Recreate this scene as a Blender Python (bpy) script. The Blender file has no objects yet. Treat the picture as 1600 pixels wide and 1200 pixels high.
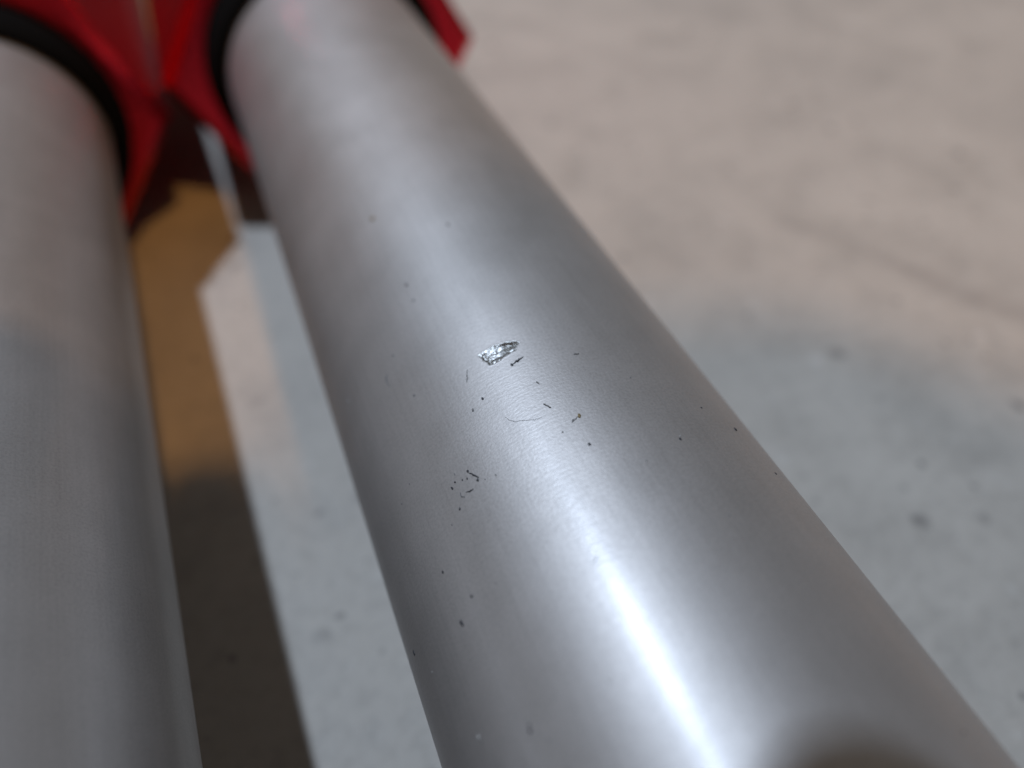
import bpy, bmesh, math, random
from math import sin, cos, pi, radians, atan, atan2, hypot, sqrt
from mathutils import Vector, Matrix, noise

random.seed(7)
S = bpy.context.scene
MM = 0.001

# ------------------------------------------------------------------ camera
# tubes run along +Y, parallel to the floor; the camera looks down 45 degrees and 21 degrees to their right
CAM = Vector((0, 0, 97.5 * MM))
PITCH, YAW, FPX = radians(44.82), radians(21.24), 1250.0
FW = Vector((sin(YAW) * cos(PITCH), cos(YAW) * cos(PITCH), -sin(PITCH)))
RT = Vector((cos(YAW), -sin(YAW), 0))
UP = RT.cross(FW)
cd = bpy.data.cameras.new('camera')
cd.sensor_width = 36.0
cd.lens = FPX / 1600 * 36.0
cd.clip_start = 0.002
cd.clip_end = 50
cd.dof.use_dof = True
cd.dof.focus_distance = 69 * MM
cd.dof.aperture_fstop = 10.5
cam = bpy.data.objects.new('camera', cd)
S.collection.objects.link(cam)
cam.matrix_world = Matrix.Translation(CAM) @ Matrix((RT, UP, -FW)).transposed().to_4x4()
S.camera = cam

# ------------------------------------------------------------------ light
W = bpy.data.worlds.new('World')
S.world = W
W.use_nodes = True
W.node_tree.nodes['Background'].inputs[0].default_value = (1.0, 0.93, 0.86, 1)
W.node_tree.nodes['Background'].inputs[1].default_value = 0.15


def area(name, loc, target, sx, sy, power, col):
    l = bpy.data.lights.new(name, 'AREA')
    l.shape = 'RECTANGLE'
    l.size, l.size_y = sx, sy
    l.energy = power
    l.color = col
    o = bpy.data.objects.new(name, l)
    S.collection.objects.link(o)
    z = (Vector(loc) - Vector(target)).normalized()
    y = (Vector((0, 1, 0)) - z * z.y).normalized()
    x = y.cross(z)
    o.matrix_world = Matrix.Translation(loc) @ Matrix((x, y, z)).transposed().to_4x4()
    return o


# cool lamp over the far end of the tubes, a little to the left
area('cool_ceiling_lamp', (-0.51, 0.80, 2.15), (0.02, 0.03, 0.06), 0.07, 0.09, 36, (0.75, 0.91, 1.15))
# small warm bulb high up behind the camera, a little to the right
area('warm_ceiling_lamp', (0.41, -0.96, 2.30), (0.02, 0.08, 0.0), 0.14, 0.14, 20, (1.0, 0.50, 0.15))

S.view_settings.view_transform = 'Standard'
S.view_settings.look = 'None'
S.view_settings.exposure = 0
S.view_settings.gamma = 1
S.cycles.use_denoising = True

# ------------------------------------------------------------------ geometry of the two tubes
R0 = 20 * MM
AX_R = (23.5 * MM, 28.6 * MM)      # x, z of the axes
AX_L = (-34.3 * MM, 28.6 * MM)


def pix_ray(x, y):
    return (FW * FPX + RT * (x - 800) + UP * (600 - y)).normalized()


def on_tube(x, y, A=AX_R):
    """angle round the axis (0 = straight up, positive to +X) and Y of the surface point seen at photo pixel x, y"""
    d = pix_ray(x, y)
    ox, oz = CAM.x - A[0], CAM.z - A[1]
    a = d.x * d.x + d.z * d.z
    b = 2 * (d.x * ox + d.z * oz)
    c = ox * ox + oz * oz - R0 * R0
    t = (-b - sqrt(max(0, b * b - 4 * a * c))) / (2 * a)
    p = CAM + d * t
    return atan2(p.x - A[0], p.z - A[1]), p.y


def surf(th, y, r=R0):
    """point on a tube in the leg's own frame (axis at x=0, z=27 mm)"""
    return Vector((r * sin(th), y, AX_R[1] + r * cos(th)))


# ------------------------------------------------------------------ helpers
def link(o, parent=None):
    S.collection.objects.link(o)
    if parent:
        o.parent = parent
    return o


def mesh_obj(name, verts, faces, mat, parent=None, smooth=False):
    me = bpy.data.meshes.new(name)
    me.from_pydata([tuple(v) for v in verts], [], faces)
    me.update()
    if smooth:
        me.polygons.foreach_set('use_smooth', [True] * len(me.polygons))
    for m in (mat if isinstance(mat, (list, tuple)) else [mat]):
        me.materials.append(m)
    return link(bpy.data.objects.new(name, me), parent)


def bm_obj(name, bm, mat, parent=None, smooth=False):
    me = bpy.data.meshes.new(name)
    bm.to_mesh(me)
    bm.free()
    if smooth:
        me.polygons.foreach_set('use_smooth', [True] * len(me.polygons))
    me.materials.append(mat)
    return link(bpy.data.objects.new(name, me), parent)


def lathe(name, prof, mat, parent, n=128, smooth=True):
    """prof: (radius, y) pairs turned about the leg's axis"""
    vs, fs = [], []
    for (r, y) in prof:
        for i in range(n):
            t = 2 * pi * i / n
            vs.append((r * sin(t), y, AX_R[1] + r * cos(t)))
    for k in range(len(prof) - 1):
        for i in range(n):
            j = (i + 1) % n
            fs.append((k * n + i, k * n + j, (k + 1) * n + j, (k + 1) * n + i))
    o = mesh_obj(name, vs, fs, mat, parent, smooth)
    if smooth:
        o.data.set_sharp_from_angle(angle=radians(50))
    return o


class N:
    def __init__(self, name):
        self.m = bpy.data.materials.new(name)
        self.m.use_nodes = True
        self.t = self.m.node_tree
        self.b = self.t.nodes['Principled BSDF']

    def n(self, kind, **kw):
        nd = self.t.nodes.new(kind)
        for k, v in kw.items():
            setattr(nd, k, v)
        return nd

    def l(self, a, b):
        self.t.links.new(a, b)

    def noise(self, vec, scale, detail=4, rough=0.55, dist=0.0):
        nd = self.n('ShaderNodeTexNoise')
        nd.inputs['Scale'].default_value = scale
        nd.inputs['Detail'].default_value = detail
        nd.inputs['Roughness'].default_value = rough
        nd.inputs['Distortion'].default_value = dist
        if vec is not None:
            self.l(vec, nd.inputs['Vector'])
        return nd.outputs['Fac']

    def ramp(self, fac, stops):
        nd = self.n('ShaderNodeValToRGB')
        e = nd.color_ramp.elements
        while len(e) < len(stops):
            e.new(0.5)
        for el, (p, c) in zip(e, stops):
            el.position = p
            el.color = (*c, 1) if isinstance(c, (tuple, list)) else (c, c, c, 1)
        self.l(fac, nd.inputs['Fac'])
        return nd.outputs['Color']

    def math(self, op, a, b=None, c=None, clamp=False):
        nd = self.n('ShaderNodeMath', operation=op, use_clamp=clamp)
        for i, v in enumerate((a, b, c)):
            if v is None:
                continue
            if isinstance(v, (int, float)):
                nd.inputs[i].default_value = v
            else:
                self.l(v, nd.inputs[i])
        return nd.outputs[0]

    def mix(self, fac, a, b, blend='MIX'):
        nd = self.n('ShaderNodeMix', data_type='RGBA', blend_type=blend)
        for i, v in ((0, fac), (6, a), (7, b)):
            if isinstance(v, (int, float)):
                nd.inputs[i].default_value = v
            elif isinstance(v, tuple):
                nd.inputs[i].default_value = (*v, 1)
            else:
                self.l(v, nd.inputs[i])
        return nd.outputs[2]

    def mapped(self, vec, scale, loc=(0, 0, 0), rot=(0, 0, 0)):
        nd = self.n('ShaderNodeMapping')
        nd.inputs['Scale'].default_value = scale
        nd.inputs['Location'].default_value = loc
        nd.inputs['Rotation'].default_value = rot
        self.l(vec, nd.inputs['Vector'])
        return nd.outputs[0]

    def bump(self, h, strength, dist, prev=None):
        nd = self.n('ShaderNodeBump')
        nd.inputs['Strength'].default_value = strength
        nd.inputs['Distance'].default_value = dist
        self.l(h, nd.inputs['Height'])
        if prev is not None:
            self.l(prev, nd.inputs['Normal'])
        return nd.outputs[0]

    def set(self, **kw):
        for k, v in kw.items():
            s = self.b.inputs[k.replace('_', ' ')]
            if isinstance(v, (int, float)):
                s.default_value = v
            elif isinstance(v, tuple):
                s.default_value = (*v, 1)
            else:
                self.l(v, s)
        return self


# ------------------------------------------------------------------ materials
def concrete():
    m = N('worn_concrete')
    P = m.n('ShaderNodeTexCoord').outputs['Object']
    big = m.noise(P, 14, 5, 0.6)
    mid = m.noise(P, 55, 6, 0.62, 0.4)
    fine = m.noise(P, 420, 4, 0.6)
    col = m.ramp(big, [(0.30, (0.375, 0.345, 0.303)), (0.50, (0.425, 0.388, 0.338)), (0.72, (0.455, 0.417, 0.363))])
    col = m.mix(0.6, col, m.ramp(mid, [(0.30, 0.78), (0.52, 1.0), (0.75, 1.06)]), 'MULTIPLY')
    col = m.mix(0.5, col, m.ramp(fine, [(0.25, 0.72), (0.5, 1.0), (0.8, 1.1)]), 'MULTIPLY')
    # dark oil spots and grit stains, a few millimetres wide
    for sc, thr, off, amt in ((95, 0.17, 0.0, 0.62), (46, 0.14, 3.3, 0.40), (210, 0.17, 7.1, 0.62)):
        v = m.n('ShaderNodeTexVoronoi', feature='F1')
        v.inputs['Scale'].default_value = sc
        v.inputs['Randomness'].default_value = 1.0
        w = m.n('ShaderNodeVectorMath', operation='ADD')
        m.l(m.mapped(P, (1, 1, 1), (off, off * 0.7, 0)), w.inputs[0])
        nz = m.n('ShaderNodeTexNoise')
        nz.inputs['Scale'].default_value = sc * 2.2
        m.l(P, nz.inputs['Vector'])
        sc_ = m.n('ShaderNodeVectorMath', operation='SCALE')
        m.l(nz.outputs['Color'], sc_.inputs[0])
        sc_.inputs['Scale'].default_value = 0.35 / sc
        m.l(sc_.outputs[0], w.inputs[1])
        m.l(w.outputs[0], v.inputs['Vector'])
        spot = m.ramp(v.outputs['Distance'], [(thr * 0.35, 1.0), (thr, 0.0)])
        sep = m.n('ShaderNodeSeparateColor')
        m.l(v.outputs['Color'], sep.inputs[0])
        some = m.ramp(sep.outputs[0], [(0.45, 0.0), (0.85, 1.0)])
        f = m.math('MULTIPLY', m.math('MULTIPLY', spot, some), amt)
        col = m.mix(f, col, (0.10, 0.09, 0.085))
    # pale worn flecks
    pale = m.ramp(m.noise(m.mapped(P, (1, 1, 1), (5, 2, 0)), 120, 3), [(0.66, 0.0), (0.78, 1.0)])
    col = m.mix(m.math('MULTIPLY', pale, 0.5), col, (0.58, 0.55, 0.51))
    # one long scuff across the slab: a wavering line between two floor points
    a, b = SCUFF
    ang = atan2(b.y - a.y, b.x - a.x)
    L = (b - a).length
    q = m.n('ShaderNodeVectorMath', operation='SUBTRACT')
    m.l(P, q.inputs[0])
    q.inputs[1].default_value = (a.x, a.y, 0)
    rot = m.n('ShaderNodeVectorRotate', rotation_type='Z_AXIS')
    rot.inputs['Angle'].default_value = -ang
    m.l(q.outputs[0], rot.inputs['Vector'])
    sp = m.n('ShaderNodeSeparateXYZ')
    m.l(rot.outputs[0], sp.inputs[0])
    wob = m.math('MULTIPLY', m.math('SUBTRACT', m.noise(P, 18, 3), 0.5), 0.022)
    d = m.math('ABSOLUTE', m.math('ADD', sp.outputs[1], wob))
    line = m.ramp(m.math('MULTIPLY', d, 1 / 0.0045), [(0.15, 1.0), (1.0, 0.0)])
    along = m.ramp(m.math('DIVIDE', sp.outputs[0], L), [(0.0, 0.0), (0.12, 1.0)])
    f = m.math('MULTIPLY', m.math('MULTIPLY', line, along), m.ramp(mid, [(0.35, 0.1), (0.6, 0.5)]))
    col = m.mix(f, col, (0.20, 0.175, 0.155))
    nrm = m.bump(fine, 0.35, 0.0006, m.bump(mid, 0.3, 0.002))
    return m.set(Base_Color=col, Roughness=m.ramp(mid, [(0.3, 0.55), (0.7, 0.8)]), Normal=nrm).m


def satin_aluminium():
    m = N('satin_anodised_aluminium')
    uv = m.n('ShaderNodeTexCoord').outputs['UV']          # u = arc length, v = length along the tube, metres
    grain = m.noise(uv, 4200, 2, 0.6)                     # fine sparkle of the blasted surface
    ring = m.noise(m.mapped(uv, (260, 5200, 1)), 1.0, 3, 0.6)   # turning marks round the tube
    ring2 = m.noise(m.mapped(uv, (900, 3300, 1), rot=(0, 0, 0.35)), 1.0, 3, 0.7)
    axial = m.noise(m.mapped(uv, (2600, 45, 1)), 1.0, 4, 0.7)   # faint wear along the tube
    cloud = m.noise(uv, 130, 4, 0.6)
    big = m.noise(uv, 45, 3, 0.6)
    col = m.ramp(cloud, [(0.3, (0.435, 0.408, 0.386)), (0.7, (0.49, 0.46, 0.437))])
    col = m.mix(0.55, col, m.ramp(grain, [(0.3, 0.80), (0.5, 1.0), (0.72, 1.15)]), 'MULTIPLY')  # glints of the grain painted into the base colour
    col = m.mix(0.4, col, m.ramp(axial, [(0.3, 0.84), (0.55, 1.0), (0.75, 1.08)]), 'MULTIPLY')
    rough = m.math('ADD', m.ramp(big, [(0.3, 0.50), (0.7, 0.57)]), m.math('MULTIPLY', m.math('SUBTRACT', ring2, 0.5), 0.10))
    n1 = m.bump(grain, 0.30, 0.00004)
    n2 = m.bump(ring, 0.13, 0.00004, n1)
    n3 = m.bump(ring2, 0.24, 0.00006, n2)
    smear = m.noise(m.mapped(uv, (60, 24, 1), (3, 1, 0), (0, 0, 0.5)), 1.0, 5, 0.65, 0.8)
    rough = m.math('ADD', rough, m.math('MULTIPLY', m.math('SUBTRACT', smear, 0.5), 0.15))
    m.set(Base_Color=col, Metallic=0.76, Roughness=rough, Normal=n3)
    m.set(Coat_Weight=0.10, Coat_Roughness=0.24, Coat_IOR=1.5)
    m.l(n3, m.b.inputs['Coat Normal'])
    # turning marks round the tube draw the lamp's reflection out along it
    g = m.n('ShaderNodeBsdfAnisotropic')
    g.inputs['Color'].default_value = (0.62, 0.62, 0.63, 1)
    g.inputs['Anisotropy'].default_value = 0.35
    m.l(m.math('MULTIPLY', rough, 0.44), g.inputs['Roughness'])
    m.l(n3, g.inputs['Normal'])
    tg = m.n('ShaderNodeTangent', direction_type='UV_MAP', uv_map='UVMap')
    m.l(tg.outputs[0], g.inputs['Tangent'])
    mx = m.n('ShaderNodeMixShader')
    mx.inputs[0].default_value = 0.02
    m.l(m.b.outputs[0], mx.inputs[1])
    m.l(g.outputs[0], mx.inputs[2])
    m.l(mx.outputs[0], m.t.nodes['Material Output'].inputs['Surface'])
    return m.m


def simple(name, col, rough, metal=0.0, nscale=None, bump=0.0, dist=0.0001, var=0.15):
    m = N(name)
    P = m.n('ShaderNodeTexCoord').outputs['Object']
    f = m.noise(P, nscale or 400, 4)
    lo = tuple(c * (1 - var) for c in col)
    hi = tuple(min(1, c * (1 + var)) for c in col)
    m.set(Base_Color=m.ramp(f, [(0.3, lo), (0.7, hi)]), Metallic=metal)
    m.set(Roughness=m.ramp(f, [(0.3, max(0, rough - 0.05)), (0.7, rough + 0.05)]))
    if bump:
        m.set(Normal=m.bump(f, bump, dist))
    return m.m


def floor_pt(x, y):
    d = pix_ray(x, y)
    return CAM + d * (-CAM.z / d.z)


SCUFF = (floor_pt(1190, 330), floor_pt(1640, 490))
M_FLOOR = concrete()
M_TUBE = satin_aluminium()
M_RAW = simple('torn_raw_aluminium', (0.33, 0.325, 0.31), 0.40, 1.0, 5000, 0.2, 0.00003, 0.25)
M_RED = simple('red_anodised_aluminium', (0.60, 0.022, 0.036), 0.30, 1.0, 900, 0.12, 0.00005)
M_RUB = simple('black_rubber', (0.004, 0.004, 0.004), 0.85, 0.0, 1200, 0.3, 0.0001)
M_RUB.node_tree.nodes['Principled BSDF'].inputs['Specular IOR Level'].default_value = 0.05
M_BLK = simple('black_painted_metal', (0.015, 0.015, 0.016), 0.35, 0.0, 500, 0.1, 0.0001)
M_DIRT = simple('black_grit', (0.028, 0.028, 0.033), 0.6, 0.0, 6000, 0.4, 0.00005, 0.4)
M_DIRT2 = simple('grey_grit', (0.17, 0.165, 0.16), 0.7, 0.0, 6000, 0.4, 0.00005, 0.3)
M_TAN = simple('tan_grit', (0.22, 0.16, 0.07), 0.7, 0.0, 6000, 0.4, 0.00005, 0.3)
M_PALE = simple('pale_grit', (0.36, 0.35, 0.33), 0.6, 0.0, 6000, 0.4, 0.00005, 0.2)
M_CLOTH = simple('dark_cloth', (0.05, 0.045, 0.04), 0.9, 0.0, 300, 0.2, 0.0005)
M_SKIN = simple('skin', (0.42, 0.25, 0.17), 0.5, 0.0, 200, 0.1, 0.0002)
M_HAIR = simple('dark_brown_hair', (0.05, 0.032, 0.02), 0.6, 0.0, 600, 0.5, 0.001)

# ------------------------------------------------------------------ floor
fl = mesh_obj('floor', [(-3, -3, 0), (3, -3, 0), (3, 3, 0), (-3, 3, 0)], [(0, 1, 2, 3)], M_FLOOR)
fl['kind'] = 'structure'


# ------------------------------------------------------------------ fork legs
def tube(parent, y0, y1, chip=None):
    """the silver tube; chip = polygon of (arc, y) with a real torn recess meshed into the wall"""
    ths = [-pi + 2 * pi * i / 384 for i in range(384)]
    ys = [y0 + (y1 - y0) * i / 60 for i in range(61)]
    if chip:
        cx = sum(p[0] for p in chip) / len(chip)
        cy = sum(p[1] for p in chip) / len(chip)
        ext = 3.2 * MM
        tc = cx / R0
        step = 0.030 * MM
        n = int(2 * ext / step)
        fine_t = [tc + (-ext + i * step) / R0 for i in range(n + 1)]
        fine_y = [cy - ext + i * step for i in range(n + 1)]
        lx, ly = chip[5][0] - chip[0][0], chip[5][1] - chip[0][1]
        lx, ly = lx / hypot(lx, ly), ly / hypot(lx, ly)
        gap = 2 * pi / 384 * 0.3
        ths = sorted([t for t in ths if not (fine_t[0] - gap < t < fine_t[-1] + gap)] + fine_t)
        ys = sorted([y for y in ys if not (fine_y[0] - 0.5 * MM < y < fine_y[-1] + 0.5 * MM)] + fine_y)

    def inside(px, py):
        """signed distance to the chip outline, positive inside"""
        best, ins = 1e9, False
        k = len(chip)
        for i in range(k):
            ax, ay = chip[i]
            bx, by = chip[(i + 1) % k]
            dx, dy = bx - ax, by - ay
            t = max(0, min(1, ((px - ax) * dx + (py - ay) * dy) / (dx * dx + dy * dy)))
            best = min(best, hypot(px - ax - t * dx, py - ay - t * dy))
            if (ay > py) != (by > py) and px < (bx - ax) * (py - ay) / (by - ay) + ax:
                ins = not ins
        return best if ins else -best

    vs, tag = [], []
    for y in ys:
        for t in ths:
            r, g = R0, False
            if chip:
                u = t * R0
                if abs(u - cx) < ext and abs(y - cy) < ext:
                    q = Vector((u / MM, y / MM, 0))
                    s = inside(u, y) / MM + 0.16 * noise.noise(q * 2.6) + 0.08 * noise.noise(q * 7.0)
                    if s > 0:
                        d = min(1, s / 0.25)
                        al, ac = ((u - cx) * lx + (y - cy) * ly) / MM, (-(u - cx) * ly + (y - cy) * lx) / MM
                        rough = 0.5 + 0.75 * noise.noise(Vector((al * 0.55, ac * 1.9, 3.7))) + 0.30 * noise.noise(Vector((al * 1.8, ac * 3.4, 9.1)))
                        rough += 0.10 * noise.noise(q * 5.5)
                        r -= d * (0.05 + 0.20 * rough) * MM
                        g = True
                    elif s > -0.22:
                        e = 1 - abs(s + 0.07) / 0.15
                        if e > 0:
                            r += 0.022 * MM * e * (0.4 + 0.6 * noise.noise(q * 3.0))   # burr thrown up at the rim
                            g = s > -0.06
            vs.append((r * sin(t), y, AX_R[1] + r * cos(t)))
            tag.append(g)
    n = len(ths)
    fs, mi = [], []
    for k in range(len(ys) - 1):
        for i in range(n):
            j = (i + 1) % n
            f = (k * n + i, k * n + j, (k + 1) * n + j, (k + 1) * n + i)
            fs.append(f)
            mi.append(1 if sum(tag[v] for v in f) >= 3 else 0)
    o = mesh_obj('tube', vs, fs, [M_TUBE, M_RAW], parent, True)
    o.data.polygons.foreach_set('material_index', mi)
    uv = o.data.uv_layers.new(name='UVMap')
    arr = []
    for k in range(len(ys) - 1):
        for i in range(n):
            t0 = ths[i]
            t1 = ths[i + 1] if i + 1 < n else ths[0] + 2 * pi
            for t, y in ((t0, ys[k]), (t1, ys[k]), (t1, ys[k + 1]), (t0, ys[k + 1])):
                arr += [t * R0, y]
    uv.data.foreach_set('uv', arr)
    return o


def hex_nut(name, parent, y0, y1, rot, R=31 * MM, mat=None):
    """hexagonal collar with chamfered edges"""
    bm = bmesh.new()
    ring = []
    for y in (y0, y1):
        ring.append([bm.verts.new((R * cos(rot + i * pi / 3), y, AX_R[1] + R * sin(rot + i * pi / 3))) for i in range(6)])
    bm.faces.new(ring[0])
    bm.faces.new(ring[1][::-1])
    for i in range(6):
        j = (i + 1) % 6
        bm.faces.new((ring[0][j], ring[0][i], ring[1][i], ring[1][j]))
    bmesh.ops.recalc_face_normals(bm, faces=bm.faces)
    caps = [e for e in bm.edges if abs(e.verts[0].co.y - e.verts[1].co.y) < 1e-6]
    bmesh.ops.bevel(bm, geom=caps, offset=1.9 * MM, segments=1, affect='EDGES', profile=0.5)
    sharp = [e for e in bm.edges if len(e.link_faces) == 2 and e.calc_face_angle() > radians(20)]
    bmesh.ops.bevel(bm, geom=sharp, offset=0.3 * MM, segments=2, affect='EDGES', profile=0.5)
    return bm_obj(name, bm, mat or M_RED, parent)


def fork_leg(ax, label, yface, rot, R, chip=None):
    e = bpy.data.objects.new('fork_leg', None)
    link(e)
    e.location = (ax[0], 0, 0)
    e['label'] = label
    e['category'] = 'fork leg'
    e['group'] = 'fork legs side by side on the concrete'
    t = tube(e, -0.33, yface + 0.02, chip)
    yf = yface
    lathe('seal_ring', [(R0 + 0.05 * MM, yf - 2 * MM), (R0 + 0.4 * MM, yf - 6.5 * MM), (R0 + 1.4 * MM, yf - 6.8 * MM),
                        (R0 + 2.6 * MM, yf - 5.5 * MM), (R0 + 3.3 * MM, yf - 3.8 * MM), (R0 + 3.8 * MM, yf + 3 * MM)], M_RUB, e)
    hex_nut('hexagonal_collar', e, yf, yf + 0.09, rot, R)
    lathe('lower_leg', [(5 * MM, yf + 0.085), (24 * MM, yf + 0.085), (24.5 * MM, yf + 0.1), (24.5 * MM, yf + 0.30), (22 * MM, yf + 0.31), (0.1 * MM, yf + 0.31)], M_BLK, e)
    hex_nut('end_cap', e, -0.36, -0.325, rot, 31 * MM, M_BLK)
    return e, t


# torn chip outlined on the photo, carried over to the tube wall
CHIP_PX = [(747, 556), (760, 548), (770, 541), (790, 535), (800, 532.5), (811, 535), (809, 540), (803, 549), (790, 556), (780, 564), (766, 571), (755, 563)]
CHIP = [(th * R0, y) for th, y in (on_tube(*p) for p in CHIP_PX)]

legR, tubeR = fork_leg(AX_R, 'silver tube with a bright torn chip, black seal and red hexagonal collar', 0.165, 0.0, 32.4 * MM, CHIP)
legL, tubeL = fork_leg(AX_L, 'unmarked silver tube at the left edge, red hexagonal collar nearer the camera', 0.157, radians(-6), 31.2 * MM)
legL.rotation_euler.z = radians(1.8)      # the loose legs do not lie quite parallel


# ------------------------------------------------------------------ dirt on the chipped tube
def speck(px, py, w, h, ang, mat, bumpy=0.3, name='dirt_speck'):
    """a squashed lump of grit, w x h photo pixels, lying on the tube"""
    th, y = on_tube(px, py)
    c = surf(th, y)
    nrm = Vector((sin(th), 0, cos(th)))
    tx = Vector((cos(th), 0, -sin(th)))
    ty = Vector((0, 1, 0))
    depth = (Vector((c.x + AX_R[0], c.y, c.z)) - CAM).dot(FW)
    k = depth / FPX * 0.5
    bm = bmesh.new()
    bmesh.ops.create_icosphere(bm, subdivisions=2, radius=1)
    sd = random.random() * 50
    ca, sa = cos(ang), sin(ang)
    hz = min(w, h) * 0.42 * k
    # undo the foreshortening of the length direction
    for v in bm.verts:
        p = v.co.copy()
        f = 1 + bumpy * noise.noise(p * 1.6 + Vector((sd, 0, 0))) * 1.6
        a, b = p.x * w * k * f, p.y * h * k * f
        u, t = a * ca - b * sa, a * sa + b * ca
        v.co = c + tx * u + ty * (t * 1.3) + nrm * (p.z * hz * f + hz * 0.35)
    return bm_obj(name, bm, mat, tubeR, True)


def fibre(pts, wpx, mat, name='dirt_fibre'):
    """a thread lying on the tube through photo pixels"""
    P, fr = [], []
    dense = []
    for i in range(len(pts) - 1):
        for s in range(4):
            f = s / 4
            dense.append((pts[i][0] * (1 - f) + pts[i + 1][0] * f, pts[i][1] * (1 - f) + pts[i + 1][1] * f))
    dense.append(pts[-1])
    vs, fs = [], []
    m = len(dense)
    cs = []
    for q in dense:
        th, y = on_tube(q[0] + random.uniform(-.5, .5), q[1] + random.uniform(-.5, .5))
        nrm = Vector((sin(th), 0, cos(th)))
        cs.append((surf(th, y), nrm))
    for i, (c, nrm) in enumerate(cs):
        d = (cs[min(i + 1, m - 1)][0] - cs[max(i - 1, 0)][0]).normalized()
        sd = d.cross(nrm).normalized()
        up = sd.cross(d)
        r = wpx * 0.055 * MM * 0.5 * (0.45 + 0.55 * sin(pi * (i + 0.6) / (m + 0.2))) * random.uniform(0.7, 1.3)
        for k in range(6):
            a = k * pi / 3
            vs.append(c + nrm * r * 0.6 + sd * r * cos(a) + up * r * sin(a))
    for i in range(m - 1):
        for k in range(6):
            j = (k + 1) % 6
            fs.append((i * 6 + k, i * 6 + j, i * 6 + 6 + j, i * 6 + 6 + k))
    fs.append(tuple(range(5, -1, -1)))
    fs.append(tuple((m - 1) * 6 + k for k in range(6)))
    return mesh_obj(name, vs, fs, mat, tubeR, True)


for (x, y, w, h, a, mt) in [
    (635, 445, 5, 6, 0, M_DIRT2), (646, 469, 4, 4, 0, M_DIRT2), (614, 555, 4, 4, 0, M_DIRT2), (647, 618, 4, 4, 0, M_DIRT2),
    (544, 628, 6, 5, 0, M_PALE), (700, 351, 5, 7, 0, M_DIRT2), (582, 342, 10, 7, 0, M_TAN),
    (754, 623, 4.5, 5.5, 0.2, M_DIRT), (739, 641, 4, 6, -0.5, M_DIRT2), (800, 570, 5, 6, 0, M_DIRT), (810, 563, 9, 3.2, 0.75, M_DIRT),
    (840, 598, 3, 6, 0.6, M_DIRT2), (905, 650, 6, 9, -0.7, M_TAN), (895, 657, 3, 6, -0.7, M_DIRT2), (921, 694, 6, 6, 0, M_DIRT),
    (879, 675, 3, 3, 0, M_DIRT2), (1063, 686, 5, 5, 0, M_DIRT), (1063, 681, 4, 3, 0, M_PALE), (1149, 671, 6, 6, 0, M_DIRT), (1096, 637, 3.5, 3.5, 0, M_DIRT),
    (1212, 740, 4.5, 5, 0, M_DIRT), (706.5, 763, 4, 7, 0.3, M_DIRT), (731, 736.5, 4.5, 5, 0.3, M_DIRT), (746.5, 750, 5, 5.5, 0, M_DIRT),
    (711, 753.5, 3.5, 3.5, 0, M_DIRT), (722.5, 750, 3, 3.5, 0, M_DIRT), (730, 748, 3, 4, 0, M_DIRT), (710.5, 741, 2, 5, 0, M_DIRT2), (758, 749, 2.6, 2.6, 0, M_DIRT2), (774.5, 742, 2.6, 4, 0, M_DIRT2),
    (718.5, 795, 4, 5, -0.6, M_DIRT), (706, 820, 3, 3, 0, M_DIRT2), (692, 894, 4.5, 5, 0, M_DIRT), (737, 932, 5, 5.5, 0, M_DIRT), (721.5, 974, 7, 12, 0.25, M_DIRT),
    (647, 1020, 6, 10, 0.3, M_DIRT), (828, 1142, 7, 8, 0, M_DIRT), (827, 1133, 6, 4, 0, M_DIRT), (748, 1153, 9, 7, 0.5, M_PALE), (753, 1158, 5, 4, 0.5, M_DIRT2),
    (775, 912, 3, 3, 0, M_DIRT2), (1506, 1144, 5, 5, 0, M_DIRT), (985, 590, 3, 3, 0, M_DIRT2), (1010, 720, 2.6, 3, 0, M_DIRT2), (675, 1050, 3, 3, 0, M_PALE),
    (640, 756, 3, 3, 0, M_DIRT2), (628, 787, 3, 3, 0, M_DIRT2), (575, 700, 3.5, 3, 0, M_PALE), (1140, 805, 3.5, 3, 0, M_DIRT2), (858, 1157, 5, 4, 0, M_DIRT2),
]:
    speck(x, y, w * 0.85, h * 0.85, a, mt)

for pts, w, mt in [
    ([(730, 578), (730, 590), (729, 597)], 1.6, M_DIRT2), ([(604, 585), (604, 598), (609, 603)], 2.0, M_DIRT2),
    ([(800, 571), (805, 566), (812, 562), (818, 558)], 2.6, M_DIRT), ([(896, 554), (905, 553)], 2.2, M_DIRT2),
    ([(849, 631), (855, 634), (860, 637)], 3.0, M_DIRT2), ([(789, 651), (795, 656), (804, 659), (818, 657), (834, 656), (847, 652)], 0.8, M_DIRT2),
    ([(733, 739), (740, 742), (748, 746)], 2.4, M_DIRT), ([(728, 769), (733, 768), (740, 764)], 1.8, M_DIRT), ([(719, 770), (721, 776), (726, 777)], 1.8, M_DIRT2),
    ([(893, 661), (900, 654), (906, 648)], 1.4, M_DIRT2), 
    
    ([(925, 880), (930, 876), (934, 870)], 1.4, M_DIRT2), ([(945, 1060), (951, 1066), (957, 1064)], 1.2, M_PALE),
    ([(838, 596), (843, 600)], 1.5, M_DIRT2),
]:
    fibre(pts, w, mt)

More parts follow.
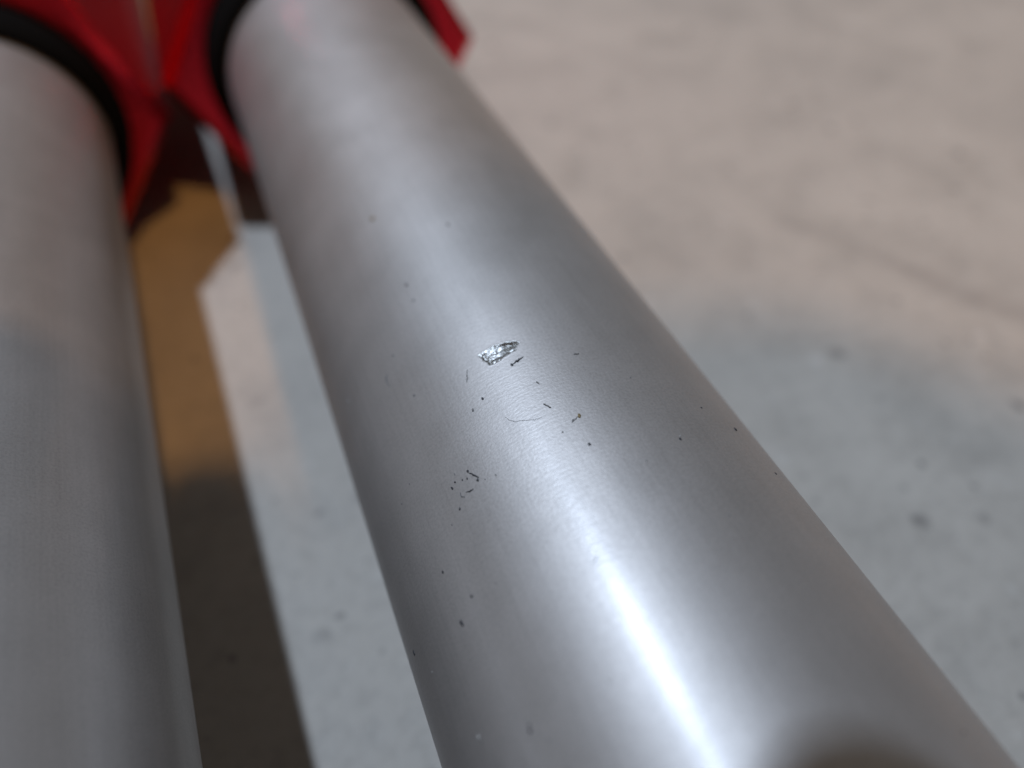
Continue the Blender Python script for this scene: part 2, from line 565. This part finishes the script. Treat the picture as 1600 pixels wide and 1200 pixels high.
# ------------------------------------------------------------------ the photographer, bent over the tubes on hands and knees:
# outside the frame, but the photo shows the round shadow of the head on the floor and a dark arc on the tube
def person():
    e = bpy.data.objects.new('person', None)
    link(e)
    e['label'] = 'dark-haired person in dark clothes leaning over the tubes, seen as shadow'
    e['category'] = 'person'
    J = {'pelvis': (0.12, -0.95, 0.52, .15), 'waist': (0.11, -0.75, 0.52, .135), 'chest': (0.10, -0.53, 0.48, .15), 'nk': (0.10, -0.36, 0.44, .065),
         'sl': (-0.08, -0.47, 0.46, .07), 'el': (-0.17, -0.32, 0.27, .042), 'wl': (-0.04, -0.115, 0.155, .027),
         'sr': (0.28, -0.47, 0.46, .07), 'er': (0.42, -0.55, 0.24, .045), 'wr': (0.42, -0.47, 0.06, .033),
         'hl': (0.02, -0.99, 0.48, .11), 'kl': (-0.02, -0.83, 0.07, .065), 'al': (-0.02, -1.22, 0.06, .045),
         'hr': (0.22, -0.99, 0.48, .11), 'kr': (0.26, -0.83, 0.07, .065), 'ar': (0.26, -1.22, 0.06, .045)}
    E = [('pelvis', 'waist'), ('waist', 'chest'), ('chest', 'nk'), ('chest', 'sl'), ('sl', 'el'), ('el', 'wl'), ('chest', 'sr'), ('sr', 'er'), ('er', 'wr'),
         ('pelvis', 'hl'), ('hl', 'kl'), ('kl', 'al'), ('pelvis', 'hr'), ('hr', 'kr'), ('kr', 'ar')]

    def skin(name, J, E, mat, root):
        ks = list(J)
        me = bpy.data.meshes.new(name)
        me.from_pydata([J[k][:3] for k in ks], [(ks.index(a), ks.index(b)) for a, b in E], [])
        o = link(bpy.data.objects.new(name, me), e)
        o.modifiers.new('Skin', 'SKIN')
        sub = o.modifiers.new('Sub', 'SUBSURF')
        sub.levels = sub.render_levels = 2
        for i, k in enumerate(ks):
            sv = me.skin_vertices[0].data[i]
            sv.radius = (J[k][3], J[k][3])
            sv.use_root = (k == root)
        dg = bpy.context.evaluated_depsgraph_get()
        dg.update()
        new = bpy.data.meshes.new_from_object(o.evaluated_get(dg))
        o.modifiers.clear()
        o.data = new
        new.materials.clear()
        new.materials.append(mat)
        new.polygons.foreach_set('use_smooth', [True] * len(new.polygons))
        return o

    skin('clothed_body', J, E, M_CLOTH, 'pelvis')
    # right hand flat on the floor; left hand added unseen, fingers shaped to shade the near tube end
    H = {'w': (0.42, -0.48, 0.06, .03), 'p': (0.42, -0.42, 0.022, .028)}
    HE = [('w', 'p')]
    for i, (dx, ln) in enumerate(((-.03, .065), (-.011, .08), (.010, .075), (.030, .055))):
        H['k%d' % i] = (0.42 + dx, -0.38, 0.018, .010)
        H['m%d' % i] = (0.42 + dx * 1.2, -0.38 + ln * .5, 0.020, .009)
        H['t%d' % i] = (0.42 + dx * 1.3, -0.38 + ln, 0.010, .008)
        HE += [('p', 'k%d' % i), ('k%d' % i, 'm%d' % i), ('m%d' % i, 't%d' % i)]
    H['b'] = (0.42 - .045, -0.415, 0.018, .012)
    H['c'] = (0.42 - .065, -0.385, 0.011, .009)
    HE += [('p', 'b'), ('b', 'c')]
    skin('hand', H, HE, M_SKIN, 'w')
    H = {'w': (-0.04, -0.115, 0.155, .024), 'p': (-0.010, -0.062, 0.143, .024)}
    HE = [('w', 'p')]
    for i, (x, yk, zk, ym, zm, yt, zt) in enumerate(((0.020, -0.026, .139, 0.008, .132, 0.0345, .115), (0.002, -0.024, .140, 0.010, .133, 0.038, .115),
                                                     (-0.018, -0.028, .139, 0.004, .132, 0.031, .116), (-0.033, -0.036, .138, -0.012, .131, 0.010, .117))):
        H['k%d' % i] = (x, yk, zk, .010)
        H['m%d' % i] = (x, ym, zm, .0095)
        H['t%d' % i] = (x, yt, zt, .0085)
        HE += [('p', 'k%d' % i), ('k%d' % i, 'm%d' % i), ('m%d' % i, 't%d' % i)]
    H['b'] = (0.024, -0.062, 0.134, .011)
    H['c'] = (0.034, -0.036, 0.128, .009)
    HE += [('p', 'b'), ('b', 'c')]
    H = {k: (v[0] - 0.0145, v[1] + 0.0030, v[2], v[3]) for k, v in H.items()}
    skin('hand', H, HE, M_SKIN, 'w')
    # head: skull drawn in at the temples, brow, nose and chin, looking down at the tubes
    hc = HEAD
    bm = bmesh.new()
    bmesh.ops.create_uvsphere(bm, u_segments=32, v_segments=24, radius=1)
    for v in bm.verts:
        p = v.co.copy()               # +z crown, -y face
        x, y, z = p.x * 0.074, p.y * 0.088, p.z * 0.105
        if z < -0.01:
            x *= 1 - 0.32 * min(1, (-z - 0.01) / 0.09)
            y *= 1 - 0.12 * min(1, (-z - 0.01) / 0.09) if y > 0 else 1
        if p.y < -0.8 and abs(p.x) < 0.25 and -0.45 < p.z < 0.1:
            y -= 0.018 * (1 - abs(p.x) / 0.25) * (1 - abs(p.z + 0.25) / 0.4)
        if p.y < -0.6 and 0.05 < p.z < 0.25 and 0.2 < abs(p.x) < 0.6:
            y += 0.007
        v.co = (x, y, z)
    tilt = Matrix.Translation(hc) @ Matrix.Rotation(pi, 4, 'Z') @ Matrix.Rotation(radians(62), 4, 'X')
    bm.transform(tilt)
    bm_obj('head', bm, M_SKIN, e, True)
    bm = bmesh.new()
    bmesh.ops.create_uvsphere(bm, u_segments=32, v_segments=24, radius=1)
    for v in bm.verts:
        p = v.co.copy()
        r = 1 + 0.04 * noise.noise(p * 5)
        v.co = (p.x * 0.081 * r, p.y * 0.092 * r + 0.006, p.z * 0.108 * r + 0.006)
    bmesh.ops.delete(bm, geom=[v for v in bm.verts if v.co.y < -0.02 and v.co.z < 0.055 or v.co.z < -0.06], context='VERTS')
    bm.transform(tilt)
    bm_obj('hair', bm, M_HAIR, e, True)
    for s in (-1, 1):
        bm = bmesh.new()
        bmesh.ops.create_uvsphere(bm, u_segments=12, v_segments=10, radius=1)
        for v in bm.verts:
            v.co = (s * 0.078 + v.co.x * 0.008, 0.008 + v.co.y * 0.017, -0.005 + v.co.z * 0.03)
        bm.transform(tilt)
        bm_obj('ear', bm, M_SKIN, e, True)
    neck = {'a': (0.10, -0.39, 0.45, .055), 'b': (hc[0] + 0.002, -0.25, hc[2] + 0.06, .05), 'c': (hc[0], hc[1] - 0.03, hc[2] + 0.02, .05)}
    skin('neck', neck, [('a', 'b'), ('b', 'c')], M_SKIN, 'a')
    return e


HEAD = (0.097, -0.157, 0.30)
person()
